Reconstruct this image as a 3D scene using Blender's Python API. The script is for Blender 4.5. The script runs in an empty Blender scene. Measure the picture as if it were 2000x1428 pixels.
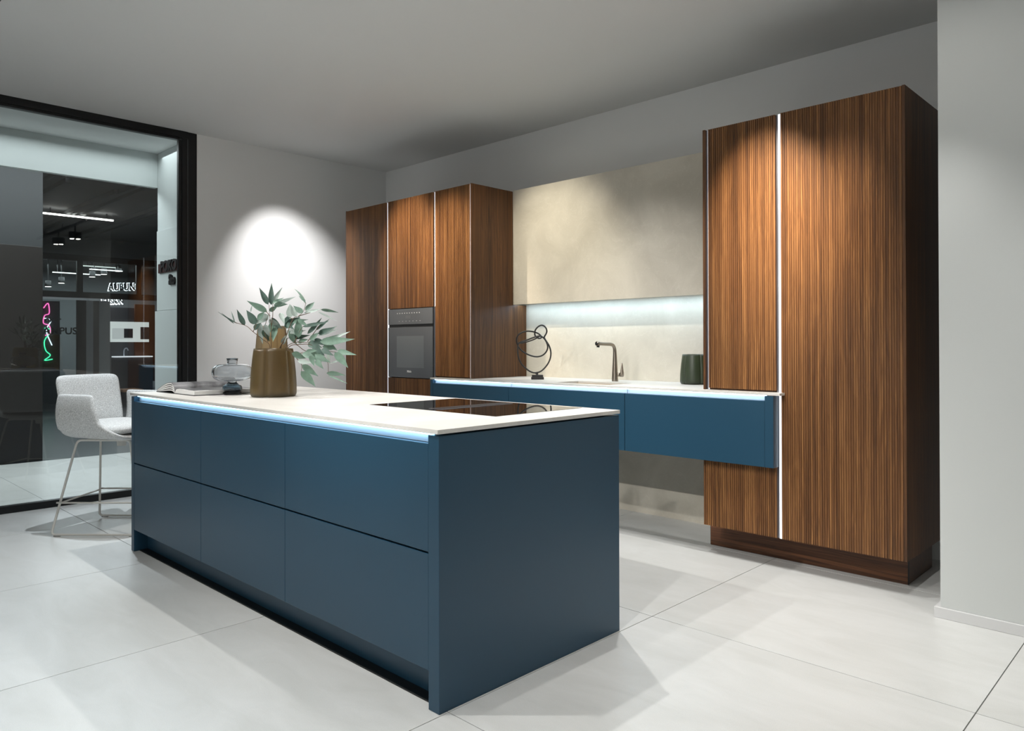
import bpy, bmesh, math, random
from mathutils import Vector, Matrix
random.seed(7)
sc = bpy.context.scene
COL = sc.collection
R = math.radians

# ------------------------------------------------------------------ camera
f_px, yaw, pitch, roll = 1445.2957, .7716, .0052, -.0023
cam_loc = Vector((1.8368, -1.5482, 1.1945))
Fv = Vector((-math.sin(yaw)*math.cos(pitch), math.cos(yaw)*math.cos(pitch), math.sin(pitch)))
Rv = Vector((math.cos(yaw), math.sin(yaw), 0)); Uv = Rv.cross(Fv)
R2 = Rv*math.cos(roll)+Uv*math.sin(roll); U2 = Uv*math.cos(roll)-Rv*math.sin(roll)
cd = bpy.data.cameras.new('camera'); cam = bpy.data.objects.new('camera', cd); COL.objects.link(cam)
m3 = Matrix((R2, U2, -Fv)).transposed()
cam.matrix_world = Matrix.Translation(cam_loc) @ m3.to_4x4()
cd.sensor_width = 36; cd.lens = f_px*36/2000; cd.shift_y = -48.382/2000; cd.clip_start = .02
sc.camera = cam

# ------------------------------------------------------------------ world and exposure
w = bpy.data.worlds.new('world'); sc.world = w; w.use_nodes = True
w.node_tree.nodes['Background'].inputs[0].default_value = (.75, .85, 1, 1)
w.node_tree.nodes['Background'].inputs[1].default_value = .004
sc.view_settings.view_transform = 'Standard'; sc.view_settings.look = 'None'
sc.view_settings.gamma = 1; sc.view_settings.use_curve_mapping = False
sc.view_settings.exposure = 0.58
cy = sc.cycles
cy.max_bounces = 10; cy.diffuse_bounces = 5; cy.glossy_bounces = 6; cy.transmission_bounces = 10; cy.transparent_max_bounces = 12
cy.caustics_reflective = False; cy.caustics_refractive = False
cy.sample_clamp_indirect = 4; cy.use_denoising = True

WARM = (1, .86, .70); NEUT = (1, .98, .95); COOL = (.86, .94, 1.0)
LIGHT_K = 1.0
# track spot heads and unseen bare spots: (label key, position, aim, watt, cone deg, blend, colour)
TZ = 2.74
SPOTS = [
 ('r', (-3.10, 1.30), (-3.00, 2.25, 1.95), 165, 42, 1, WARM),
 ('r', (-2.60, 1.30), (-2.52, 2.25, 1.85), 125, 40, 1, WARM),
 ('r', (-1.95, 1.50), (-1.82, 2.70, 1.78), 88, 56, 1, (1, .92, .76)),
 ('r', (-.95, 1.50), (-1.00, 2.70, .75), 62, 62, 1, (1, .98, .95)),
 ('r', (.02, 1.30), (.06, 2.25, 1.84), 230, 36, 1, WARM),
 ('r', (.40, 1.55), (.27, 2.25, 1.92), 190, 40, 1, (1, .90, .78)),
 ('a', (.95, 1.62), (.75, 1.60, 0), 40, 80, 1, NEUT),
 ('a', (1.75, 1.62), (1.6, 1.5, 0), 34, 80, 1, NEUT),
 ('r', (-3.62, 1.60), (-4.42, 1.98, 1.38), 130, 66, 1, (1, .98, .98)),
 ('r', (-1.00, 1.74), (-.35, .85, 0), 90, 76, .6, NEUT),
 ('r', (-.2, 1.30), (-.2, 1.75, 0), 60, 76, .8, NEUT),
 ('r', (-2.20, .55), (-2.20, .52, .9), 80, 88, 1, NEUT),  # added above the island to brighten its worktop
 ('r', (-3.30, .10), (-3.5, .2, .7), 110, 70, .9, COOL),
 ('b', (-1.60, -.72), (-1.50, .5, .9), 40, 84, 1, NEUT),
 ('b', (-.73, -.72), (-.45, .3, .6), 60, 90, .9, NEUT),
 ('b', (.41, -.72), (.45, .70, 0), 60, 90, .8, NEUT),
 ('c', (-2.40, -1.95), (-1.9, 2.3, .55), 110, 42, .8, NEUT),
 ('c', (-.30, -1.95), (-.75, 2.5, .25), 150, 44, .8, NEUT),
 ('c', (-2.30, -1.95), (-2.40, -1.9, 0), 150, 72, 1, COOL),
 ('c', (-.90, -1.95), (-.90, -1.9, 0), 150, 72, 1, COOL),
 ('c', (.7, -1.95), (.8, -1.6, 0), 110, 80, 1, COOL),
]

def area(name, loc, sx, sy, P, col, rot=(0, 0, 0)):
    ld = bpy.data.lights.new(name, 'AREA'); ld.shape = 'RECTANGLE'; ld.size = sx; ld.size_y = sy; ld.energy = P; ld.color = col
    o = bpy.data.objects.new(name, ld); COL.objects.link(o); o.location = loc; o.rotation_euler = rot
area('showroom_fill', (1.2, -4.9, 1.7), 4.5, 2.2, 24, (1, .98, .96), (R(90), 0, 0))  # unseen fill added behind the camera for walls and ceiling
area('corridor_fill', (-5.0, -.6, 2.93), .5, 3.6, 13, (.93, .98, 1))  # fill added over the corridor, no lamp modelled there
area('corridor_outer_fill', (-6.3, -.4, 3.3), .8, 4, 85, (.92, .98, 1))  # extra fill added to brighten the corridor floor
area('mall_fill', (-10.5, 2.2, 3.2), 3, 2, 60, (.9, .95, 1))  # fill added to lift the dark mall ceiling
area('shop_fill', (-17.2, 4.0, 3.1), 3, 3, 120, (.92, .97, 1))  # unseen fill added inside the far shop

# ------------------------------------------------------------------ helpers
def link(o, parent=None):
    COL.objects.link(o)
    if parent is not None: o.parent = parent
    return o
def wloc(o):
    v = Vector((0, 0, 0))
    while o is not None:
        v = v + Vector(o.location); o = o.parent
    return v
def tag(o, label=None, cat=None, group=None, kind=None):
    if label: o['label'] = label
    if cat: o['category'] = cat
    if group: o['group'] = group
    if kind: o['kind'] = kind
    return o
def empty(name, loc, label, cat, group=None, rz=0):
    o = bpy.data.objects.new(name, None); link(o); o.location = loc; o.rotation_euler = (0, 0, rz)
    o.empty_display_size = .1
    return tag(o, label, cat, group)
def fin(name, bm, m, parent=None, smooth=False):
    me = bpy.data.meshes.new(name); bmesh.ops.recalc_face_normals(bm, faces=bm.faces)
    bm.to_mesh(me); bm.free()
    if smooth:
        for p in me.polygons: p.use_smooth = True
    me.materials.append(m)
    return link(bpy.data.objects.new(name, me), parent)
def sharp(o, ang=35):
    me = o.data
    try:
        for p in me.polygons: p.use_smooth = True
        me.set_sharp_from_angle(angle=R(ang))
    except Exception: pass
    return o
def add_box(bm, x0, x1, y0, y1, z0, z1, bev=0):
    r = bmesh.ops.create_cube(bm, size=1)
    vs = r['verts']
    for v in vs: v.co = Vector((x0+(v.co.x+.5)*(x1-x0), y0+(v.co.y+.5)*(y1-y0), z0+(v.co.z+.5)*(z1-z0)))
    if bev:
        es = list({e for v in vs for e in v.link_edges})
        bmesh.ops.bevel(bm, geom=es, offset=bev, segments=2, affect='EDGES', profile=.5)
    return bm
def box(name, m, parent, x0, x1, y0, y1, z0, z1, bev=0):
    """world coordinates in, local mesh out"""
    o = wloc(parent) if parent is not None else Vector((0, 0, 0))
    bm = bmesh.new()
    add_box(bm, x0-o.x, x1-o.x, y0-o.y, y1-o.y, z0-o.z, z1-o.z, bev)
    return fin(name, bm, m, parent)
def tbox(name, m, x0, x1, y0, y1, z0, z1, bev=0):
    """top-level box with its origin at the middle of its base"""
    bm = bmesh.new(); cx, cy_ = (x0+x1)/2, (y0+y1)/2
    add_box(bm, x0-cx, x1-cx, y0-cy_, y1-cy_, 0, z1-z0, bev)
    o = fin(name, bm, m); o.location = (cx, cy_, z0); return o
def tube(bm, pts, rad, n=8, closed=False, cap=True):
    pts = [Vector(p) for p in pts]; N = len(pts)
    if not hasattr(rad, '__len__'): rad = [rad]*N
    rings = []; prev = None
    for i, p in enumerate(pts):
        if closed: t = pts[(i+1) % N]-pts[i-1]
        else: t = (pts[min(i+1, N-1)]-pts[max(i-1, 0)])
        t.normalize()
        if prev is None:
            a = Vector((0, 0, 1)) if abs(t.z) < .9 else Vector((1, 0, 0))
            u = t.cross(a).normalized()
        else:
            u = (prev-t*prev.dot(t)).normalized()
        prev = u; v = t.cross(u)
        rings.append([bm.verts.new(p+(u*math.cos(2*math.pi*k/n)+v*math.sin(2*math.pi*k/n))*rad[i]) for k in range(n)])
    M = N if closed else N-1
    for i in range(M):
        a, b = rings[i], rings[(i+1) % N]
        for k in range(n): bm.faces.new((a[k], a[(k+1) % n], b[(k+1) % n], b[k]))
    if cap and not closed:
        bm.faces.new(rings[0][::-1]); bm.faces.new(rings[-1])
    return bm
def smooth_path(pts, k=5, closed=False):
    P = [Vector(p) for p in pts]; out = []; N = len(P)
    rng = range(N) if closed else range(N-1)
    for i in rng:
        if closed: a, b, c, d = P[i-1], P[i], P[(i+1) % N], P[(i+2) % N]
        else: a, b, c, d = P[max(i-1, 0)], P[i], P[i+1], P[min(i+2, N-1)]
        for j in range(k):
            t = j/k
            out.append(.5*((2*b)+(c-a)*t+(2*a-5*b+4*c-d)*t*t+(3*b-a-3*c+d)*t**3))
    if not closed: out.append(P[-1])
    return out
def lathe(bm, prof, n=48, shape=None, z_off=0):
    rings = []
    for r, z in prof:
        ring = []
        for k in range(n):
            a = 2*math.pi*k/n; s = shape(a) if shape else 1
            ring.append(bm.verts.new((r*s*math.cos(a), r*s*math.sin(a), z+z_off)))
        rings.append(ring)
    for a, b in zip(rings, rings[1:]):
        for k in range(n): bm.faces.new((a[k], a[(k+1) % n], b[(k+1) % n], b[k]))
    return rings
def text_mesh(name, s, size, m, parent, loc, rot, depth=.001, align='LEFT', squash=1, bold=0):
    cu = bpy.data.curves.new('t', 'FONT'); cu.body = s; cu.size = size; cu.extrude = depth; cu.align_x = align; cu.offset = bold
    to = bpy.data.objects.new('t', cu); COL.objects.link(to)
    me = bpy.data.meshes.new_from_object(to); bpy.data.objects.remove(to); bpy.data.curves.remove(cu)
    me.name = name; me.materials.clear(); me.materials.append(m)
    o = link(bpy.data.objects.new(name, me), parent)
    o.location = Vector(loc)-(wloc(parent) if parent is not None else Vector((0, 0, 0)))
    o.rotation_euler = rot; o.scale = (squash, 1, 1)
    return o

# ------------------------------------------------------------------ materials
def mat(name):
    m = bpy.data.materials.new(name); m.use_nodes = True
    nt = m.node_tree; return m, nt, nt.nodes['Principled BSDF']
def lin(c):
    return tuple((x/255/12.92 if x/255 <= .04045 else ((x/255+.055)/1.055)**2.4) for x in c)+(1,)
def plain(name, rgb, rough=.5, metal=0, spec=.5, coat=0, noise=0, nscale=20, bump=0, bscale=200):
    m, nt, b = mat(name); c = lin(rgb)
    b.inputs['Base Color'].default_value = c
    b.inputs['Roughness'].default_value = rough; b.inputs['Metallic'].default_value = metal
    b.inputs['Specular IOR Level'].default_value = spec; b.inputs['Coat Weight'].default_value = coat
    tc = nt.nodes.new('ShaderNodeTexCoord')
    if noise:
        n = nt.nodes.new('ShaderNodeTexNoise'); n.inputs['Scale'].default_value = nscale; n.inputs['Detail'].default_value = 6
        nt.links.new(tc.outputs['Object'], n.inputs['Vector'])
        r = nt.nodes.new('ShaderNodeValToRGB'); r.color_ramp.elements[0].position = .3; r.color_ramp.elements[1].position = .7
        r.color_ramp.elements[0].color = tuple(x*(1-noise) for x in c[:3])+(1,)
        r.color_ramp.elements[1].color = tuple(min(1, x*(1+noise)) for x in c[:3])+(1,)
        nt.links.new(n.outputs['Fac'], r.inputs['Fac']); nt.links.new(r.outputs['Color'], b.inputs['Base Color'])
    if bump:
        n2 = nt.nodes.new('ShaderNodeTexNoise'); n2.inputs['Scale'].default_value = bscale; n2.inputs['Detail'].default_value = 4
        nt.links.new(tc.outputs['Object'], n2.inputs['Vector'])
        bp_ = nt.nodes.new('ShaderNodeBump'); bp_.inputs['Strength'].default_value = bump; bp_.inputs['Distance'].default_value = .001
        nt.links.new(n2.outputs['Fac'], bp_.inputs['Height']); nt.links.new(bp_.outputs['Normal'], b.inputs['Normal'])
    return m
def emis(name, col, s):
    m, nt, b = mat(name); b.inputs['Base Color'].default_value = (.8, .8, .8, 1)
    b.inputs['Emission Color'].default_value = tuple(col)+(1,); b.inputs['Emission Strength'].default_value = s
    return m
def wood(name, dark, mid, light, horizontal=False, stripe=.012, stripes=.35, rough=.42):
    m, nt, b = mat(name); N = nt.nodes.new; L = nt.links.new
    tc = N('ShaderNodeTexCoord'); oi = N('ShaderNodeObjectInfo')
    off = N('ShaderNodeVectorMath'); off.operation = 'SCALE'; off.inputs['Scale'].default_value = 7.0
    cx = N('ShaderNodeCombineXYZ')
    for k in range(3): L(oi.outputs['Random'], cx.inputs[k])
    L(cx.outputs[0], off.inputs[0])
    add = N('ShaderNodeVectorMath'); add.operation = 'ADD'; L(tc.outputs['Object'], add.inputs[0]); L(off.outputs[0], add.inputs[1])
    # slow swirl that bends the grain into cathedrals
    mp0 = N('ShaderNodeMapping'); L(add.outputs[0], mp0.inputs[0])
    mp0.inputs['Scale'].default_value = (1.2, 1.2, 4.5) if horizontal else (4.5, 4.5, 1.1)
    n0 = N('ShaderNodeTexNoise'); n0.inputs['Scale'].default_value = 1; n0.inputs['Detail'].default_value = 2; L(mp0.outputs[0], n0.inputs['Vector'])
    sc0 = N('ShaderNodeVectorMath'); sc0.operation = 'SCALE'; sc0.inputs['Scale'].default_value = .06; L(n0.outputs['Color'], sc0.inputs[0])
    add2 = N('ShaderNodeVectorMath'); add2.operation = 'ADD'; L(add.outputs[0], add2.inputs[0]); L(sc0.outputs[0], add2.inputs[1])
    def grain(sx, sz, det, src=add2):
        mp = N('ShaderNodeMapping'); L(src.outputs[0], mp.inputs[0])
        mp.inputs['Scale'].default_value = (sz, sx, sx) if horizontal else (sx, sx, sz)
        n = N('ShaderNodeTexNoise'); n.inputs['Scale'].default_value = 1; n.inputs['Detail'].default_value = det; n.inputs['Roughness'].default_value = .6
        L(mp.outputs[0], n.inputs['Vector']); return n
    g1 = grain(60, .8, 4); g2 = grain(260, 2.0, 4); g3 = grain(7, .45, 2)
    # veneer lamellas: one tone per rib
    sp = N('ShaderNodeSeparateXYZ'); L(add.outputs[0], sp.inputs[0])
    sm = N('ShaderNodeMath'); sm.operation = 'ADD'; L(sp.outputs[0], sm.inputs[0]); L(sp.outputs[1], sm.inputs[1])
    dv = N('ShaderNodeMath'); dv.operation = 'DIVIDE'; dv.inputs[1].default_value = stripe; L(sm.outputs[0], dv.inputs[0])
    fl = N('ShaderNodeMath'); fl.operation = 'FLOOR'; L(dv.outputs[0], fl.inputs[0])
    wn = N('ShaderNodeTexWhiteNoise'); wn.noise_dimensions = '1D'; L(fl.outputs[0], wn.inputs['W'])
    def mul(a, k):
        q = N('ShaderNodeMath'); q.operation = 'MULTIPLY'; q.inputs[1].default_value = k; L(a, q.inputs[0]); return q.outputs[0]
    def ad(a, c):
        q = N('ShaderNodeMath'); q.operation = 'ADD'; L(a, q.inputs[0]); L(c, q.inputs[1]); return q.outputs[0]
    s = ad(ad(mul(g1.outputs['Fac'], .55), mul(g2.outputs['Fac'], .55)), ad(mul(g3.outputs['Fac'], .26), mul(wn.outputs['Value'], .16 if stripes else 0)))
    r = N('ShaderNodeValToRGB'); e = r.color_ramp.elements
    e[0].position = .50; e[0].color = lin(dark); e[1].position = .98; e[1].color = lin(light)
    em = r.color_ramp.elements.new(.74); em.color = lin(mid)
    L(s, r.inputs['Fac']); L(r.outputs['Color'], b.inputs['Base Color'])
    b.inputs['Roughness'].default_value = rough; b.inputs['Specular IOR Level'].default_value = .35
    bu = N('ShaderNodeBump'); bu.inputs['Strength'].default_value = .12; bu.inputs['Distance'].default_value = .001
    L(g2.outputs['Fac'], bu.inputs['Height']); L(bu.outputs['Normal'], b.inputs['Normal'])
    return m
def stone(name, c1, c2, scale=3.0, rough=.5, vein=0.0, speck=0.0, bump=.15, spec=.4, stretch=(1, 1, 1)):
    m, nt, b = mat(name); N = nt.nodes.new; L = nt.links.new
    tc = N('ShaderNodeTexCoord'); mp = N('ShaderNodeMapping'); mp.inputs['Scale'].default_value = stretch; L(tc.outputs['Object'], mp.inputs[0])
    oi = N('ShaderNodeObjectInfo'); of = N('ShaderNodeVectorMath'); of.operation = 'ADD'; L(mp.outputs[0], of.inputs[0])
    cb = N('ShaderNodeCombineXYZ'); m7 = N('ShaderNodeMath'); m7.operation = 'MULTIPLY'; m7.inputs[1].default_value = 31
    L(oi.outputs['Random'], m7.inputs[0])
    for k in range(3): L(m7.outputs[0], cb.inputs[k])
    L(cb.outputs[0], of.inputs[1])
    n = N('ShaderNodeTexNoise'); n.inputs['Scale'].default_value = scale; n.inputs['Detail'].default_value = 9; n.inputs['Roughness'].default_value = .62; n.inputs['Distortion'].default_value = .7
    L(of.outputs[0], n.inputs['Vector'])
    r = N('ShaderNodeValToRGB'); r.color_ramp.elements[0].position = .32; r.color_ramp.elements[1].position = .68
    r.color_ramp.elements[0].color = lin(c1); r.color_ramp.elements[1].color = lin(c2); L(n.outputs['Fac'], r.inputs['Fac'])
    out = r.outputs['Color']
    if vein:
        n3 = N('ShaderNodeTexNoise'); n3.inputs['Scale'].default_value = scale*1.6; n3.inputs['Detail'].default_value = 5; n3.inputs['Distortion'].default_value = 2.2
        L(of.outputs[0], n3.inputs['Vector'])
        r3 = N('ShaderNodeValToRGB'); E = r3.color_ramp.elements
        E[0].position = .485; E[0].color = (0, 0, 0, 1); E[1].position = .515; E[1].color = (0, 0, 0, 1)
        q = E.new(.5); q.color = (1, 1, 1, 1)
        L(n3.outputs['Fac'], r3.inputs['Fac'])
        fm = N('ShaderNodeMath'); fm.operation = 'MULTIPLY'; fm.inputs[1].default_value = vein; L(r3.outputs['Color'], fm.inputs[0])
        mx = N('ShaderNodeMixRGB'); L(fm.outputs[0], mx.inputs['Fac']); L(out, mx.inputs[1]); mx.inputs[2].default_value = (.8, .77, .7, 1); out = mx.outputs[0]
    if speck:
        n4 = N('ShaderNodeTexNoise'); n4.inputs['Scale'].default_value = 420; n4.inputs['Detail'].default_value = 2; L(tc.outputs['Object'], n4.inputs['Vector'])
        r4 = N('ShaderNodeValToRGB'); r4.color_ramp.elements[0].position = .35; r4.color_ramp.elements[1].position = .6
        r4.color_ramp.elements[0].color = (1-speck,)*3+(1,); r4.color_ramp.elements[1].color = (1, 1, 1, 1); L(n4.outputs['Fac'], r4.inputs['Fac'])
        mx = N('ShaderNodeMixRGB'); mx.blend_type = 'MULTIPLY'; mx.inputs['Fac'].default_value = 1; L(out, mx.inputs[1]); L(r4.outputs['Color'], mx.inputs[2]); out = mx.outputs[0]
    L(out, b.inputs['Base Color']); b.inputs['Roughness'].default_value = rough; b.inputs['Specular IOR Level'].default_value = spec
    bu = N('ShaderNodeBump'); bu.inputs['Strength'].default_value = bump; bu.inputs['Distance'].default_value = .002
    L(n.outputs['Fac'], bu.inputs['Height']); L(bu.outputs['Normal'], b.inputs['Normal'])
    return m
def glass(name, rgb, rough=0, trans=1.0, ior=1.45):
    m, nt, b = mat(name); b.inputs['Base Color'].default_value = lin(rgb); b.inputs['Roughness'].default_value = rough
    b.inputs['Transmission Weight'].default_value = trans; b.inputs['IOR'].default_value = ior
    return m
def pane_mat(name, tint, ior=1.5):
    m = bpy.data.materials.new(name); m.use_nodes = True; nt = m.node_tree; nt.nodes.clear(); N = nt.nodes.new
    o = N('ShaderNodeOutputMaterial'); mx = N('ShaderNodeMixShader'); t = N('ShaderNodeBsdfTransparent'); g = N('ShaderNodeBsdfGlossy')
    fr = N('ShaderNodeFresnel'); fr.inputs['IOR'].default_value = ior
    t.inputs['Color'].default_value = tint; g.inputs['Roughness'].default_value = 0; g.inputs['Color'].default_value = (1, 1, 1, 1)
    nt.links.new(fr.outputs[0], mx.inputs[0]); nt.links.new(t.outputs[0], mx.inputs[1]); nt.links.new(g.outputs[0], mx.inputs[2]); nt.links.new(mx.outputs[0], o.inputs[0])
    return m

WHITE = plain('white_wall_paint', (224, 225, 224), .75, bump=.12, bscale=300)
CEIL = plain('white_ceiling_paint', (213, 214, 213), .85)
GREYW = plain('grey_white_partition_paint', (205, 208, 206), .7, bump=.1, bscale=300)
SKIRT = plain('white_skirting_paint', (214, 214, 214), .45)
GROUT = plain('grey_grout', (96, 96, 94), .9)
TILE = stone('pale_grey_floor_tile', (203, 204, 201), (214, 215, 213), 3.4, .34, vein=.05, speck=.08, bump=.05, spec=.45, stretch=(.7, 2.0, 1))
SLAB = stone('pale_stone_worktop', (204, 201, 195), (222, 219, 214), 2.6, .42, vein=.1, speck=.12, bump=.05)
PANEL = stone('beige_stone_wall_panel', (184, 178, 164), (201, 195, 181), 3.2, .5, vein=.12, speck=.05, bump=.12)
BLUE = plain('petrol_blue_lacquer', (29, 65, 86), .38, spec=.5)
BLUEIN = plain('petrol_blue_lacquer_inside', (28, 58, 78), .5)
BLACKP = plain('black_plinth_board', (26, 28, 28), .5)
WALNUT = wood('fluted_walnut_veneer', (62, 39, 22), (104, 68, 38), (148, 104, 62))
WALNUTP = wood('plain_walnut_veneer', (52, 32, 18), (91, 59, 33), (132, 92, 55), stripes=0)
WALNUTD = wood('dark_walnut_plinth', (44, 27, 18), (98, 62, 39), (142, 97, 62), horizontal=True, stripes=0, rough=.5)
ALU = plain('brushed_aluminium', (150, 152, 160), .35, metal=1)
ALUW = plain('matt_white_aluminium', (200, 206, 216), .4)
BLACKM = plain('black_window_metal', (16, 17, 18), .4, spec=.4)
OVENG = plain('graphite_oven_glass', (88, 91, 95), .16, spec=.6)
OVENW = plain('graphite_oven_window', (104, 109, 112), .1, spec=.7)
BLACK = plain('black', (8, 8, 9), .5)
HOBG = plain('black_hob_glass', (6, 6, 7), .02, spec=.9)
STEEL = plain('brushed_steel_tap', (150, 140, 128), .28, metal=1)
IRON = plain('dark_cast_iron', (34, 32, 31), .45, spec=.5, bump=.3, bscale=90)
CHAIRF = plain('light_grey_woven_wool', (212, 213, 212), .95, noise=.42, nscale=230, bump=.8, bscale=300)
CHAIRM = plain('warm_white_powder_coat', (214, 212, 206), .4)
PLASTIC = plain('grey_plastic', (150, 150, 148), .5)
LEAFD = plain('eucalyptus_leaf_dark', (66, 90, 80), .6, noise=.25, nscale=40)
LEAFM = plain('eucalyptus_leaf_green', (104, 131, 115), .6, noise=.2, nscale=40)
LEAFL = plain('eucalyptus_leaf_pale', (172, 186, 179), .65, noise=.15, nscale=40)
TWIG = plain('brown_twig', (96, 74, 52), .7)
PAPER = plain('book_paper', (222, 222, 220), .6)
PHOTOG = stone('black_and_white_photo_print', (1, 1, 2), (128, 128, 130), 7, .3, bump=0)
COVER = plain('dark_book_cover', (22, 24, 26), .5)
LEDI = emis('cool_led_strip_island', (.38, .72, 1.0), 5)
LEDU = emis('cool_led_strip_wall_units', (.48, .76, 1.0), 4.5)
LEDC = emis('cool_led_strip_niche', (.60, .81, 1.0), 8.5)
LEDV = emis('white_led_strip_vertical', (.88, .92, 1.0), .72)
LENS = emis('spot_lens', (1, .96, .9), 40)
PANE = pane_mat('window_glass', (.90, .93, .93, 1), 1.5)
PANE2 = pane_mat('shop_glass', (.8, .84, .84, 1), 1.5)
SMOKE = glass('smoky_olive_frosted_glass', (178, 156, 106), .34, .90)
SMOKE2 = glass('smoky_amber_frosted_glass', (222, 200, 160), .34, .88)
GREENG = glass('dark_green_frosted_glass', (112, 126, 100), .35, .88)
BLUEG = glass('grey_blue_clear_glass', (238, 242, 245), 0, 1.0)
BLUED = glass('dark_blue_clear_glass', (170, 190, 202), 0, 1.0)

# ------------------------------------------------------------------ structure
def struct(o): o['kind'] = 'structure'; return o
HC, XL, YB = 2.978, -4.42, 3.02
fl = struct(tbox('floor', GROUT, -7.0, 4.6, -5.2, 3.3, -.06, -.003))
XJ = [.006+1.231*k for k in range(-6, 5)]; YJ = [.0345+1.179*k for k in range(-5, 4)]
XJ[0] = -7.0; YJ[-1] = 3.29
tile_mesh = {}
for i in range(len(XJ)-1):
    for j in range(len(YJ)-1):
        x0, x1, y0, y1 = XJ[i], XJ[i+1], YJ[j], YJ[j+1]
        key = (round(x1-x0, 3), round(y1-y0, 3))
        g = .0016
        if key not in tile_mesh:
            t = box('floor_tile', TILE, None, -(x1-x0)/2+g, (x1-x0)/2-g, -(y1-y0)/2+g, (y1-y0)/2-g, -.012, 0, .0008)
            tile_mesh[key] = t.data
        else:
            t = link(bpy.data.objects.new('floor_tile', tile_mesh[key]))
        t.parent = fl
        t.location = ((x0+x1)/2-fl.location.x, (y0+y1)/2-fl.location.y, -fl.location.z)
struct(tbox('ceiling', CEIL, XL-.1, 4.6, -5.2, 3.3, HC, HC+.08))
struct(tbox('wall_left', WHITE, XL-.12, XL, 1.071, YB+.1, 0, HC))
struct(tbox('wall_back', WHITE, XL-.12, 4.6, YB, YB+.12, 0, HC))
struct(tbox('wall_right', GREYW, .92, 4.6, 2.0705, YB-.001, 0, HC))
bs = struct(tbox('baseboard_right', SKIRT, .897, 4.6, 2.0595, 2.07, 0, .0465, .002))
struct(tbox('wall_front', WHITE, XL-.1, 4.6, -5.3, -5.2, 0, HC))
struct(tbox('wall_end', WHITE, 4.6, 4.7, -5.3, 3.3, 0, HC))
# small window-side skirting return on the short side of the right partition
struct(tbox('trim_1', SKIRT, .897, .9195, 2.0705, YB-.001, 0, .0465, .002))

# window: black aluminium frame with one big pane
w1 = bpy.data.objects.new('window_1', None); link(w1); w1.location = (XL, -2.0, 0); struct(w1)
box('window_frame', BLACKM, w1, XL-.05, XL+.012, -5.1, .995, HC-.055, HC-.001, .002)      # head
box('window_frame', BLACKM, w1, XL-.05, XL+.004, -5.1, .93, HC-.075, HC-.055, .002)
box('window_frame', BLACKM, w1, XL-.05, XL+.012, .947, .992, 0.001, HC-.056, .002)         # jamb
box('window_frame', BLACKM, w1, XL-.04, XL+.002, .922, .947, 0.05, HC-.076, .002)
box('window_frame', BLACKM, w1, XL-.06, XL+.004, .997, 1.0705, 0.001, HC-.001, .001)        # broad black jamb lining
box('joint_strip', ALUW, w1, XL-.03, XL+.002, .9925, .9965, 0.001, HC-.06)
box('window_frame', BLACKM, w1, XL-.05, XL+.012, -5.1, .947, 0.001, .052, .003)            # sill
box('window_pane', PANE, w1, XL-.012, XL-.004, -5.1, .922, .052, HC-.075)

# ------------------------------------------------------------------ mall outside the glass
EXW = plain('mall_white_wall', (200, 206, 205), .7)
EXG = plain('mall_grey_ceiling', (96, 98, 100), .8)
EXD = plain('mall_dark_brown_panel', (22, 14, 10), .45)
EXDG = plain('mall_dark_grey_wall', (78, 80, 84), .7)
EXFL = plain('mall_black_floor', (34, 37, 42), .3)
EXFR = plain('shopfront_brown_frame', (34, 27, 24), .5)
EXSH = plain('shop_inner_grey_wall', (120, 124, 126), .7)
EXK = plain('shop_kitchen_slate', (74, 74, 78), .6)
EXBR = plain('shop_walnut_panel', (92, 58, 44), .5)
LINE = emis('linear_lamp_tube', (1, .96, .88), 5)
LINE2 = emis('linear_lamp_tube_dim', (.92, .95, .9), .9)
EXLB = emis('lit_display_board', (.75, .82, .78), .42)
HALO = emis('halo_letters', (.9, .95, 1), 2.2)
INK = plain('black_vinyl_letters', (14, 14, 15), .6)
struct(tbox('floor_mall', EXFL, -20, -7.001, -5, 7, -.06, -.001))
struct(tbox('ceiling_mall', CEIL, -5.36, XL-.121, -5.2, 1.099, 2.985, 3.05))
struct(tbox('trim_2', EXW, -5.42, -5.361, -5.2, 1.099, 2.669, 3.45))           # bulkhead edge
EXDW = plain('mall_dark_wall', (40, 42, 44), .7)
wr = struct(tbox('wall_mall_right', EXW, -5.36, XL-.121, 1.10, 1.3, 0, 2.984))
box('cladding_panel', EXW, wr, -5.385, XL-.125, 1.085, 1.0995, 0, 1.513, .002)
box('cladding_panel', EXW, wr, -5.36, XL-.125, 1.092, 1.0995, 1.517, 2.258, .002)
struct(tbox('wall_mall_left', EXDW, -7.25, -7.05, -5, .57, 0, 3.45))
dp = struct(tbox('trim_3', EXD, -7.049, -7.03, -4.9, .565, .0, 2.22, .002))
cm = struct(tbox('ceiling_mall_far', EXG, -20, -5.421, -5, 7, 3.4, 3.5))
for k in range(9):   # stepped ceiling baffles
    y0 = .72+.10*k+(.4 if k % 3 == 0 else .15 if k % 3 == 1 else 0)
    box('ceiling_baffle', EXG, cm, -14.6, -8.4-.35*((k*5) % 4), y0+.9*k*.22, y0+.9*k*.22+.07, 3.335, 3.399)
struct(tbox('wall_mall_far', EXSH, -20.1, -20, -5, 7, 0, 3.45))
struct(tbox('wall_mall_side', EXDG, -20, -5.3, 7, 7.1, 0, 3.45))
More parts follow.
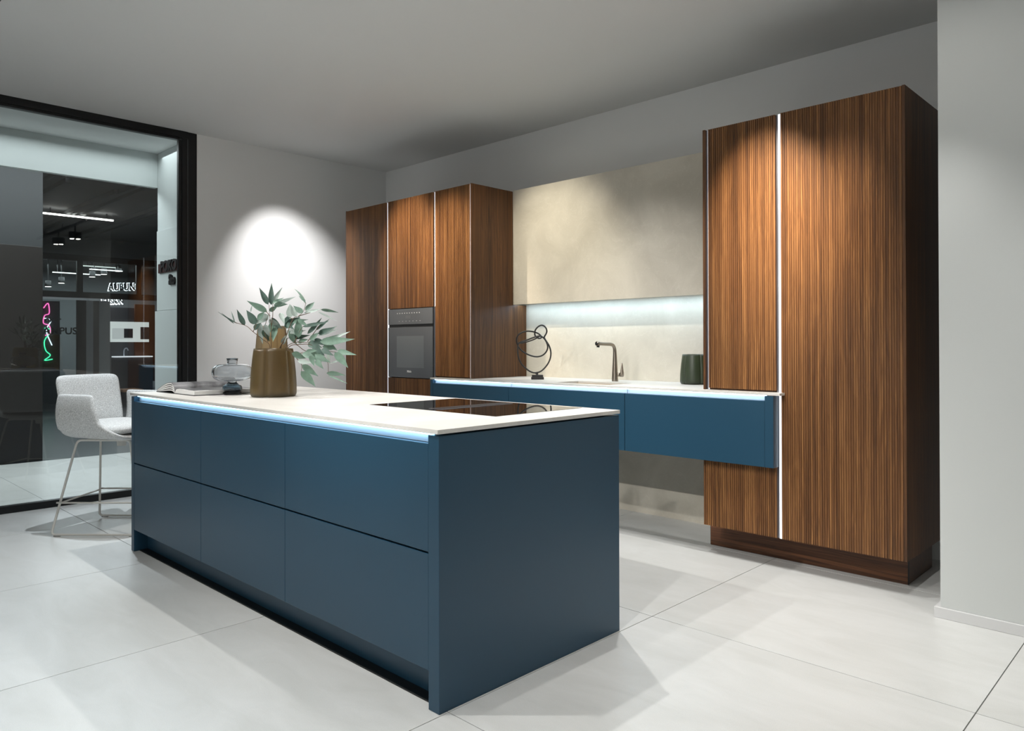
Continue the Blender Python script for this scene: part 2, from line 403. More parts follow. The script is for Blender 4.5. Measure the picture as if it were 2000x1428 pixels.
# opposite shop: dark glazed front
sf = empty('shopfront', (-15, 3.5, 0), 'dark framed shopfront with glazed doors and transoms across the mall', 'shopfront')
def sfb(n, m, y0, y1, z0, z1, x0=-15.06, x1=-15): return box(n, m, sf, x0, x1, y0, y1, z0, z1)
sfb('frame_rail', EXFR, -1, 6.6, 2.92, 3.04); sfb('frame_rail', EXFR, -1, 6.6, 2.17, 2.29, -15.08, -15)
for y0, y1 in ((1.9, 2.0), (3.07, 3.18), (4.21, 4.31), (5.4, 5.5)): sfb('mullion', EXFR, y0, y1, 2.27, 2.92)
sfb('fascia', EXSH, -1, 6.6, 3.04, 3.395, -15.05, -15)
for y0, y1 in ((1.4, 1.95), (3.07, 3.24), (3.37, 3.48)): sfb('mullion', EXFR, y0, y1, 0, 2.12)
for y0, y1 in ((2.0, 3.07), (3.18, 4.21), (4.31, 5.4)): sfb('window_pane', PANE2, y0, y1, 2.27, 2.92, -15.03, -15.022)
sfb('door_pane', PANE2, 1.95, 3.07, .02, 2.12, -15.03, -15.022)
for s_, sz, y_, z_, n_ in (('oker', .15, 2.50, 1.665, 'door_lettering'), ('CAMPUS', .195, 2.33, 1.425, 'door_lettering')):
    text_mesh(n_, s_, sz, INK, sf, (-15.0, y_, z_), (R(90), 0, R(90)), .002, bold=.004)
sfb('pier', EXSH, 3.24, 3.37, 0, 2.12); sfb('pier', EXSH, 3.48, 3.69, 0, 2.12)
# shop interior
ds = empty('display_kitchen', (-15.6, 4.1, 0), 'slate grey display kitchen with lit picture board in the shop across', 'kitchen display')
def dsb(n, m, y0, y1, z0, z1, x0=-15.5, x1=-15.4): return box(n, m, ds, x0, x1, y0, y1, z0, z1)
dsb('back_panel', EXK, 3.70, 4.60, 0, 2.02, -15.6, -15.5)
dsb('side_panel', EXBR, 4.33, 4.75, .4, 2.1, -15.49, -15.44)
dsb('picture_board', EXLB, 3.76, 4.62, 1.27, 1.71, -15.49, -15.43)
dsb('picture_print', emis('display_print', (.62, .68, .66), .34), 3.86, 4.28, 1.33, 1.57, -15.43, -15.425)
dsb('picture_print', EXK, 4.10, 4.28, 1.36, 1.56, -15.424, -15.42)
dsb('picture_print', EXK, 4.44, 4.62, 1.33, 1.60, -15.43, -15.42)
dsb('worktop', emis('emissive_counter_edge', (.9, .95, 1), .5), 3.86, 4.60, .94, .965, -15.45, -15.15)  # brightness put into the worktop material as emission
dsb('base_cabinet', EXK, 3.78, 4.62, 0, .93, -15.45, -15.2)
bmx = bmesh.new(); tube(bmx, smooth_path([(0, 0, 0), (0, 0, .12), (0, .03, .165), (0, .065, .165), (0, .085, .12)], 5), .012, 8)
fo = fin('faucet', bmx, ALUW, ds, True); fo.location = Vector((-15.3, 4.06, .966))-wloc(ds)
tb = tbox('display_table', plain('oak_table', (170, 128, 96), .5), -14.5, -14.0, 3.62, 4.0, .26, .31, .004); tag(tb, 'pale wooden table top in the shop across, behind the chair backrest', 'table')
box('table_base', EXK, tb, -14.4, -14.1, 3.7, 3.95, 0, .26)
# halo-lit shop sign
sg = empty('shop_sign', (-15.2, 3.9, 2.2), 'halo-lit lettered sign glowing behind the transom windows', 'sign')
text_mesh('sign_letters', 'AUBUNG', .21, HALO, sg, (-15.22, 3.72, 2.36), (R(90), R(-4), R(90)), .002, squash=.74, bold=.016)
text_mesh('sign_letters_face', 'AUBUNG', .21, INK, sg, (-15.19, 3.72, 2.36), (R(90), R(-4), R(90)), .01, squash=.74, bold=.004)
text_mesh('sign_letters', 'JELISION', .15, HALO, sg, (-15.12, 3.56, 2.05), (R(90), R(-4), R(90)), .002, squash=.74, bold=.012)
text_mesh('sign_letters_face', 'JELISION', .15, EXSH, sg, (-15.09, 3.56, 2.065), (R(90), R(-4), R(90)), .01, squash=.74, bold=.004)
# neon sign
ns = empty('neon_sign', (-15.3, 2.55, 1.2), 'pink and green neon tube sign beside the glazed door', 'sign')
for nm, colr, pts in (('pink_tube', (1, .12, .45), [(0, 0, .75), (0, .08, .85), (0, .1, .65), (0, .02, .6), (0, .0, .45), (0, .1, .4), (0, .12, .25), (0, .03, .2)]),
                      ('green_tube', (.05, .9, .4), [(0, .02, .35), (0, .14, .3), (0, .02, .1), (0, .04, -.1), (0, .12, -.2), (0, .02, -.3), (0, .16, -.28)]),
                      ('white_tube', (.8, .9, 1), [(0, 0, .55), (0, .13, .5), (0, .05, .3), (0, .15, .0)])):
    bmx = bmesh.new(); tube(bmx, smooth_path(pts, 5), .011, 6); fin(nm, bmx, emis(nm, colr, 1.6), ns, True)
for k, (x, y0, y1, z, m_) in enumerate(((-11.67, 1.674, 2.701, 3.30, LINE), (-18, 2.6, 3.89, 3.24, LINE2), (-18, 3.38, 4.4, 2.92, LINE2), (-18, 4.02, 4.86, 3.12, LINE2), (-17.5, 4.02, 4.74, 3.0, LINE2))):
    o = tbox('linear_lamp', m_, x-.02, x+.02, y0, y1, z-.011, z+.011)
    for yy in (y0+.1, y1-.1): box('suspension_rod', BLACKM, o, x-.008, x+.008, yy-.008, yy+.008, z+.012, 3.3995)
    if k == 0: tag(o, 'bright white linear lamp under the mall ceiling, nearest the window', 'lamp')
    else: tag(o, ['', 'thin lit linear lamp along the top of the left transom window across the mall', 'thin lit linear lamp low in the left transom window across the mall', 'upper thin linear lamp in the middle transom window across the mall', 'lower thin linear lamp in the middle transom window across the mall'][k], 'lamp', 'linear lamps inside the far shop')
for k, (y, z) in enumerate(((3.289, 2.574), (3.564, 2.674), (4.222, 2.861), (4.484, 2.941), (4.81, 3.039))):
    bmx = bmesh.new(); lathe(bmx, [(0, 0), (.07, 0), (.075, .02), (.06, .14), (0, .15)], 12)
    o = fin('shop_spotlight', bmx, BLACKM, None, True); o.location = (-18, y, z)
    bmx = bmesh.new(); lathe(bmx, [(0, -.006), (.066, -.004), (.066, .001)], 12); fin('spotlight_lens', bmx, LINE, o, True)
    box('suspension_rod', BLACKM, o, -18.01, -17.99, y-.01, y+.01, z+.14, 3.3995)
    tag(o, ['leftmost small shop spotlight glowing in the left transom window', 'second small shop spotlight from the left, in the left transom window', 'leftmost small shop spotlight glowing in the middle transom window', 'second small shop spotlight from the left in the middle transom window', 'rightmost small shop spotlight glowing in the middle transom window'][k], 'spotlight', 'spotlights inside the far shop')
box('back_plate', EXK, ns, -15.38, -15.34, 2.45, 2.85, .002, 2.1)
# mounted lettering on the white return wall just outside the glass
sl = empty('wall_lettering', (-5.1, 1.084, 1.75), 'black and dark red cut letters on the white wall outside the glass', 'lettering')
box('red_back_plate', plain('dark_red_plate', (52, 14, 14), .6), sl, -5.29, -4.75, 1.078, 1.0915, 1.862, 1.945)
text_mesh('letters', 'POKO', .13, INK, sl, (-5.22, 1.078, 1.872), (R(90), 0, 0), .008, bold=.005)
text_mesh('letters', 'Sto', .125, INK, sl, (-5.045, 1.084, 1.745), (R(90), 0, 0), .008, squash=.8, bold=.005)

# ------------------------------------------------------------------ fluted door
def ribbed(name, m, parent, x0, x1, yf, yb, z0, z1, pitch=.0119, gw=.0036, gd=.0036):
    o = wloc(parent); bm = bmesh.new(); n = max(1, round((x1-x0)/pitch)); p = (x1-x0)/n
    pr_ = [(x0, yb), (x0, yf)]
    for k in range(n):
        a = x0+k*p; b = a+p
        if k: pr_ += [(a+gw/2, yf)]
        if k < n-1: pr_ += [(b-gw/2, yf), (b-gw/2+.0004, yf+gd), (b+gw/2-.0004, yf+gd)]
    pr_ += [(x1, yf), (x1, yb)]
    lo = [bm.verts.new((x-o.x, y-o.y, z0-o.z)) for x, y in pr_]; hi = [bm.verts.new((x-o.x, y-o.y, z1-o.z)) for x, y in pr_]
    for i in range(len(pr_)): j = (i+1) % len(pr_); bm.faces.new((lo[i], lo[j], hi[j], hi[i]))
    # caps as strips (front band) + back band
    bm.faces.new(lo); bm.faces.new(hi[::-1])
    return fin(name, bm, m, parent)
YT, YBK = 2.243, 2.851
ZW, ZWB = .9368, .924
def channel(parent, x0, x1, xl0, xl1, z0, z1, led=LEDV, y=YT):
    box('handle_channel', ALU, parent, x0, x1, y+.014, y+.0195, z0, z1)
    box('led_strip', led, parent, xl0, xl1, y+.004, y+.0135, z0+.001, z1-.002)

# left tall run -----------------------------------------------------
HT = 2.4175
c1 = empty('tall_cabinet', (-3.65, 2.55, 0), 'leftmost full-height walnut cabinet with one long door, next to the white wall', 'cabinet')
box('side_panel', WALNUTP, c1, -3.970, -3.956, YT, YBK, .10, HT, .0008)
ribbed('door', WALNUT, c1, -3.954, -3.357, YT, YT+.019, .10, 2.4140)
channel(c1, -3.3555, -3.3285, -3.339, -3.3290, .10, 2.413)
box('body', WALNUTP, c1, -3.955, -3.3285, YT+.020, YBK, .10, HT-.004)
box('plinth', WALNUTD, c1, -3.94, -3.33, YT+.06, YT+.075, 0, .0995)
c2 = empty('oven_cabinet', (-3.03, 2.55, 0), 'walnut oven column with a door above and a drawer below the built-in oven', 'cabinet')
ribbed('door', WALNUT, c2, -3.3265, -2.7305, YT, YT+.019, 1.4995, 2.4140)
ribbed('drawer_front', WALNUT, c2, -3.3265, -2.7305, YT, YT+.019, .10, .9165)
channel(c2, -2.7295, -2.7025, -2.7125, -2.7030, 1.4995, 2.413)
box('side_trim', ALU, c2, -2.7275, -2.7035, YT+.006, YT+.0195, .10, 1.4985)
box('body', WALNUTP, c2, -3.3275, -2.7025, YT+.020, YBK, .10, .915); 
box('body_upper', WALNUTP, c2, -3.3275, -2.7025, YT+.020, YBK, 1.4995, HT-.004)
box('side_wall', WALNUTP, c2, -3.3275, -3.3100, YT+.020, YBK, .9155, 1.499); box('side_wall', WALNUTP, c2, -2.7205, -2.7025, YT+.020, YBK, .9155, 1.499)
box('niche_lip', ALUW, c2, -3.3270, -3.305, YT+.001, YT+.0195, .9165, .9215)
box('plinth', WALNUTD, c2, -3.3275, -2.71, YT+.06, YT+.075, 0, .0995)
ov = empty('oven', (-3.03, 2.30, .9225), 'graphite glass built-in oven set in the walnut column', 'oven')
box('oven_body', BLACK, ov, -3.300, -2.745, YT+.021, 2.75, .9225, 1.488)
box('control_panel', OVENG, ov, -3.3245, -2.7335, YT, YT+.020, 1.3640, 1.4935, .0012)
box('door', OVENG, ov, -3.3245, -2.7335, YT, YT+.020, .9235, 1.3405, .0012)
box('door_handle_gap', BLACK, ov, -3.3225, -2.7355, YT+.008, YT+.020, 1.3412, 1.3633)
dwin = [c for c in ov.children if c.name.startswith('door') and 'handle' not in c.name][0]
box('door_window', OVENW, dwin, -3.205, -2.845, YT-.0008, YT+.0002, 1.005, 1.268)
box('control_display', plain('oven_display', (96, 99, 102), .2), [c for c in ov.children if c.name.startswith('control_panel')][0], -3.085, -3.015, YT-.0006, YT+.0004, 1.412, 1.438)
PRINT = plain('oven_white_print', (176, 178, 180), .5)
cp = [c for c in ov.children if c.name.startswith('control_panel')][0]
for k in range(10):
    xx = -3.195+k*.0325
    box('touch_key', PRINT, cp, xx-.006, xx+.006, YT-.0005, YT+.0003, 1.4535, 1.4615)
for k in range(7):
    xx = -3.17+k*.046
    box('touch_mark', PRINT, cp, xx-.006, xx+.006, YT-.0005, YT+.0003, 1.3895, 1.3925)
text_mesh('lettering', 'Miele', .026, plain('logo_print', (225, 225, 225), .4), ov, (-3.066, YT-.0003, .9665), (R(90), 0, 0), .0004, bold=.0006)
c3 = empty('tall_cabinet', (-2.49, 2.55, ZW), 'narrow walnut tall cabinet standing on the stone worktop left of the niche', 'cabinet')
ribbed('door', WALNUT, c3, -2.7010, -2.3000, YT, YT+.019, ZW+.009, 2.4140)
channel(c3, -2.2990, -2.2885, -2.2935, -2.2885, ZW+.001, 2.413)
box('side_panel', WALNUTP, c3, -2.2880, -2.2790, YT, 2.696, ZW+.0005, HT, .0008)
box('side_panel', WALNUTP, c3, -2.2880, -2.2790, 2.697, 2.850, ZW+.0005, 1.511, .0008)
box('body', WALNUTP, c3, -2.7010, -2.2885, YT+.020, 2.695, ZW+.0005, HT-.004)

# niche ---------------------------------------------------------------
bp1 = tbox('stone_wall_panel', PANEL, -2.70, -.29, 2.8525, 2.87, 0, 1.62); tag(bp1, 'beige stone splashback panel behind the sink, running down to the floor', 'wall panel')
up = empty('stone_wall_panel', (-1.3, 2.85, 1.512), 'large beige stone clad upper panel above the lit niche', 'wall panel')
box('front_panel', PANEL, up, -2.2785, -.29, 2.697, 2.715, 1.5120, 2.4240, .0008)
box('carcass', PANEL, up, -2.2785, -.29, 2.716, 2.8515, 1.5220, 2.4230)
box('carcass', PANEL, up, -2.2785, -.29, 2.8705, 3.018, 1.5220, 2.4230)
box('led_strip', LEDC, up, -2.27, -.34, 2.722, 2.790, 1.5185, 1.5215)

# wall-hung base units -------------------------------------------------
YF = 2.18; ZUB, ZUT = .5436, .8944
wt = bpy.data.objects.new; 
bm = bmesh.new(); SX0, SX1, SY0, SY1 = -1.47, -1.005, 2.262, 2.520
o3 = Vector((-1.27, 2.5, ZWB))
def wb(x0, x1, y0, y1, bev=0): add_box(bm, x0-o3.x, x1-o3.x, y0-o3.y, y1-o3.y, 0, ZW-ZWB, bev)
wb(-2.690, SX0, YF, 2.850); wb(SX1, .112, YF, 2.850); wb(SX0, SX1, YF, SY0); wb(SX0, SX1, SY1, 2.850); wb(.112, .150, YF, 2.2405)
bmesh.ops.remove_doubles(bm, verts=bm.verts, dist=.00005)
kwt = fin('worktop', bm, SLAB); kwt.location = o3; tag(kwt, 'thin pale stone worktop on the wall-hung blue units with an undermounted sink', 'worktop')
bm = bmesh.new(); zd = .16
for a in ((SX0-.012, SX1+.012, SY0-.012, SY1+.012, -zd-.012, -zd), (SX0-.012, SX0, SY0-.012, SY1+.012, -zd, -.0005), (SX1, SX1+.012, SY0-.012, SY1+.012, -zd, -.0005), (SX0, SX1, SY0-.012, SY0, -zd, -.0005), (SX0, SX1, SY1, SY1+.012, -zd, -.0005)):
    add_box(bm, a[0]+1.24, a[1]+1.24, a[2]-2.39, a[3]-2.39, a[4]+zd+.012, a[5]+zd+.012)
sk = fin('sink', bm, plain('sand_stone_sink', (188, 168, 138), .5, noise=.06)); sk.location = (-1.24, 2.39, ZWB-zd-.012); tag(sk, 'sand coloured rectangular sink sunk in the pale worktop', 'sink')
bm = bmesh.new(); lathe(bm, [(0, .004), (.03, .004), (.042, .0), (.042, -.002)], 20); dr = fin('drain', bm, STEEL, sk, True); dr.location = (0, 0, .0125)

units = ((-2.690, -1.8275, 'leftmost wall-hung petrol blue drawer unit beside the oven column'), (-1.8255, -.8315, 'middle wall-hung petrol blue drawer unit below the sink'), (-.8295, .1155, 'rightmost wall-hung petrol blue drawer unit below the green vase'))
for k, (a, b, lb) in enumerate(units):
    u = empty('wall_hung_cabinet', ((a+b)/2, 2.5, ZUB), lb, 'cabinet', 'wall-hung blue base units')
    fa, fb = (a+.030 if k == 0 else a), (b-.0475 if k == 2 else b)
    box('drawer_front', BLUE, u, fa+.001, fb-.001, YF+.001, YF+.020, ZUB, ZUT, .0012)
    # body in pieces, open above for the sink bowl in the middle unit
    zt_ = .735 if k == 1 else ZUT-.001
    xr = min(b-.0475, .1) if k == 2 else b-.001
    box('body', BLUEIN, u, fa+.001, xr, YF+.058, 2.8505, ZUB+.001, min(zt_, .735 if k == 1 else zt_))
    box('body_front', BLUEIN, u, fa+.001, xr, YF+.021, YF+.0575, ZUB+.001, ZUT-.001)
    box('handle_channel', ALUW, u, fa+.001, fb-.001, YF+.030, YF+.034, ZUT, ZWB-.001)
    box('led_strip', LEDU, u, fa+.012, fb-.002, YF+.012, YF+.029, ZWB-.0055, ZWB-.001)
    if k == 0: box('side_panel', BLUE, u, a, a+.030, YF, 2.2425, ZUB, ZWB-.0035, .0012)
    if k == 2:
        box('side_panel', BLUE, u, b-.0475, b, YF, 2.2425, ZUB, ZWB-.0035, .0012)

# tap
tp = empty('tap', (-1.250, 2.655, ZW), 'brushed steel single-lever kitchen tap with an angular spout', 'tap')
bm = bmesh.new()
pth = smooth_path([(0, 0, 0), (0, 0, .05), (0, 0, .13), (0, 0, .19), (0, -.003, .222), (0, -.018, .247), (0, -.045, .2575), (0, -.10, .2595), (0, -.19, .2625)], 6)
rr = []
for p in pth:
    z = p.z; rr.append(.0225 if z < .01 else (.0225-.010*min(1, (z-.01)/.19) if p.y > -.002 else .0118))
tube(bm, pth, rr, 20); fin('tap_body', bm, STEEL, tp, True)
bm = bmesh.new(); tube(bm, [(0, -.182, .262), (0, -.206, .2635)], .0155, 18); fin('spout_head', bm, STEEL, tp, True)
bm = bmesh.new(); tube(bm, [(0, -.2045, .2630), (0, -.2072, .2636)], .0130, 18); fin('spout_cap', bm, BLACK, tp, True)
bm = bmesh.new(); tube(bm, [(0, -.190, .250), (0, -.192, .238)], .010, 14); fin('aerator', bm, BLACK, tp, True)
bm = bmesh.new(); tube(bm, [(.012, 0, .047), (.046, 0, .047)], .0135, 18); tube(bm, [(.047, 0, .047), (.066, 0, .047)], .0150, 18); lv = fin('lever_joint', bm, STEEL, tp, True)
bm = bmesh.new(); tube(bm, [(.058, 0, .036), (.060, 0, .06), (.060, 0, .105), (.059, 0, .125), (.059, 0, .131)], [.0135, .0125, .007, .0045, .002], 12); fin('lever', bm, STEEL, tp, True)

# right tall run ---------------------------------------------------------
r1 = empty('tall_cabinet', (-.11, 2.55, .166), 'fluted walnut cabinet with a narrow upper door standing over the worktop end', 'cabinet')
box('side_panel', WALNUTP, r1, -.3275, -.3135, YT, YBK-.001, ZW+.0005, HT, .0008)
channel(r1, -.3130, -.2945, -.2968, -.2945, ZW+.001, 2.413)
ribbed('upper_door', WALNUT, r1, -.2935, .1010, YT, YT+.019, ZW+.010, 2.4140)
ribbed('lower_door', WALNUT, r1, -.3275, .1010, YT+.0005, YT+.019, .1665, ZUB-.0006)
box('handle_channel', ALU, r1, .1015, .1175, YT+.012, YT+.0195, .166, ZUB-.001); box('handle_channel', ALU, r1, .1015, .1305, YT+.014, YT+.0195, ZUB, 2.413)
box('led_strip', LEDV, r1, .1180, .1300, YT+.002, YT+.0135, .1665, 2.412)
box('body', WALNUTP, r1, -.3130, .1305, YT+.020, YBK-.001, ZW+.0005, HT-.004)
box('body_lower', WALNUTP, r1, -.3265, .1305, YT+.020, YBK-.001, .1665, ZUB-.0005)
r2 = empty('tall_cabinet', (.43, 2.55, .166), 'wide full-height fluted walnut cabinet at the right end of the run', 'cabinet')
ribbed('door', WALNUT, r2, .1315, .7215, YT, YT+.019, .1665, 2.4155)
box('side_panel', WALNUTP, r2, .7235, .7380, YT-.001, YBK-.001, .1665, HT, .0008)
box('body', WALNUTP, r2, .1315, .7230, YT+.020, YBK-.001, .1665, HT-.004)
pl = empty('plinth', (.15, 2.6, 0), 'dark walnut plinth board under the right-hand tall cabinets', 'plinth')
box('front_board', WALNUTD, pl, -.3925, .6835, 2.4366, 2.4520, .003, .1655, .0005)
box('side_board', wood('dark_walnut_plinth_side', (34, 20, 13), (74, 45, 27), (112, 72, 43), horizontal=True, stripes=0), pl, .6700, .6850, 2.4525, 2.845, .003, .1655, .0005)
box('corner_strip', BLACK, pl, .6840, .6865, 2.4366, 2.4522, .003, .1655)
box('corner_strip', BLACK, pl, -.3945, -.3928, 2.4366, 2.4520, .003, .1655)
box('sealing_strip', PLASTIC, pl, -.390, .6840, 2.4380, 2.4500, .0002, .0029)

# ------------------------------------------------------------------ island
H = .92; HB = .905
isl = empty('kitchen_island', (-1.37, .49, 0), 'petrol blue kitchen island with six drawer fronts and a recessed plinth', 'kitchen island')
XS = [-2.729, -1.816, -.9905, -.0546]
for i in range(3):
    a, b = XS[i]+.0012, XS[i+1]-.0012
    box('drawer_front', BLUE, isl, a, b, .001, .020, .1267, .5085, .0012)
    box('drawer_front', BLUE, isl, a, b, .001, .020, .5150, .8703, .0012)
box('side_panel', BLUE, isl, -.0546, 0, 0, .9800, .0005, .8985, .0015)
box('side_panel', BLUE, isl, -2.770, -2.729, 0, .9800, .0005, .8985, .0015)
box('back_panel', BLUE, isl, -2.7285, -.0551, .960, .9795, .0005, .8985)
box('body', BLUEIN, isl, -2.7285, -.0551, .042, .9595, .1270, .8695)
box('body_front', BLACK, isl, -2.7285, -.0551, .0205, .0415, .1270, .8695)
box('plinth', BLUE, isl, -2.7285, -.0551, .0760, .0920, .0045, .1265)
box('plinth_base', BLACKP, isl, -2.7285, -.0551, .0300, .0920, .0004, .0042)
box('handle_channel', ALUW, isl, -2.7285, -.0551, .0300, .0340, .8705, .9045)
box('led_strip', LEDI, isl, -2.705, -.0556, .0120, .0290, .8985, .9045)
box('spacer', BLACK, isl, -2.735, -.04, .05, .94, .8990, .9045)
iw = tbox('worktop', SLAB, -2.774, .003, -.007, .9835, HB, H, .0012); tag(iw, 'thin pale stone worktop covering the blue kitchen island', 'worktop')
hb = empty('induction_hob', (-.59, .69, H), 'black glass induction hob set flush in the island worktop', 'hob')
box('glass_top', HOBG, hb, -1.000, -.175, .430, .955, H+.0001, H+.0012, .0003)
box('extractor_slot', ALU, hb, -.630, -.545, .475, .905, H+.0013, H+.0028, .0005)
box('extractor_grille', BLACK, hb, -.620, -.555, .485, .895, H+.0029, H+.0036)

# ------------------------------------------------------------------ vases
def lobes(n, depth, ph=0, wd=.085):
    step = 2*math.pi/n
    def s(a):
        d = ((a+ph+step/2) % step)-step/2          # angle to the nearest crease
        return 1-depth*math.exp(-(abs(d)/wd)**1.3)+.02*math.cos(d*n/2*2-math.pi)
    return s
def vase(name, loc, label, m, Hh, rb, rt, th, n=4, ph=0, dep=.10, cat='vase', base=.012):
    root = empty(name, loc, label, cat)
    out = []; K = 14
    out.append((rb*.80, 0)); out.append((rb*.94, .003)); out.append((rb*.985, .012))
    for k in range(K+1):
        t = k/K; out.append((rb+(rt-rb)*t**1.8, .02+(Hh-.02)*t))
    inn = [(r-th, z) for r, z in reversed(out[3:])]; inn[0] = (inn[0][0], Hh)
    inn = [p for p in inn if p[1] > base]+[(rb*.8, base), ]
    prof = [(.0005, 0)]+out+inn+[(.0005, base)]
    bm = bmesh.new(); lathe(bm, prof, 200, lobes(n, dep, ph))
    fin('vase_body', bm, m, root, True)
    return root
v1 = vase('vase', (-1.855, .406, H), 'wide low smoky olive frosted glass vase with vertical creases, in front, holding the branches', SMOKE, .257, .120, .101, .007, n=5, ph=R(49), dep=.085)
v2 = vase('vase', (-2.158, .560, H), 'taller amber frosted glass vase standing behind the olive one', SMOKE2, .385, .100, .078, .006, n=5, ph=R(4), dep=.085)
v3 = vase('vase', (-.645, 2.700, ZW), 'dark green frosted glass vase beside the fluted tall cabinet', GREENG, .192, .096, .080, .006, n=5, ph=R(37.7), dep=.085)
gv = empty('glass_vase', (-2.150, .318, H), 'clear grey-blue glass vase with a round bulb on a waisted foot', 'vase')
def ell(cz, rz, R0, rx, a0, a1, n, e=.85):
    out = []
    for k in range(n+1):
        a = R(a0+(a1-a0)*k/n); c, s_ = math.cos(a), math.sin(a)
        out.append((R0+rx*math.copysign(abs(c)**e, c), cz+rz*math.copysign(abs(s_)**e, s_)))
    return out
outer = [(.030, .198), (.0275, .186), (.0265, .172)]+ell(.123, .0465, .052, .055, 88, -88, 18)+[(.026, .079), (.0235, .072), (.0255, .066)]
inner = list(reversed([(.027, .198), (.0245, .186), (.0235, .170)]+ell(.123, .0440, .050, .0545, 86, -86, 18)+[(.0225, .0795), (.0195, .072), (.021, .068)]))
bm = bmesh.new(); lathe(bm, outer+inner+[outer[0]], 64); fin('bulb', bm, BLUEG, gv, True)
foot = [(.0005, 0), (.048, 0), (.0495, .003), (.0495, .014)]+ell(.036, .020, .030, .0225, -60, 75, 10)+[(.0275, .0645), (.0262, .0655), (.024, .064)]+list(reversed(ell(.037, .015, .026, .020, -60, 75, 8)))+[(.03, .018), (.0005, .016)]
bm = bmesh.new(); lathe(bm, foot, 64); fin('foot', bm, BLUED, gv, True)
bm = bmesh.new(); lathe(bm, [(.0302, .1985), (.0305, .201), (.029, .2025), (.0272, .201), (.0270, .1985), (.0302, .1985)], 48); fin('rim', bm, BLUED, gv, True)

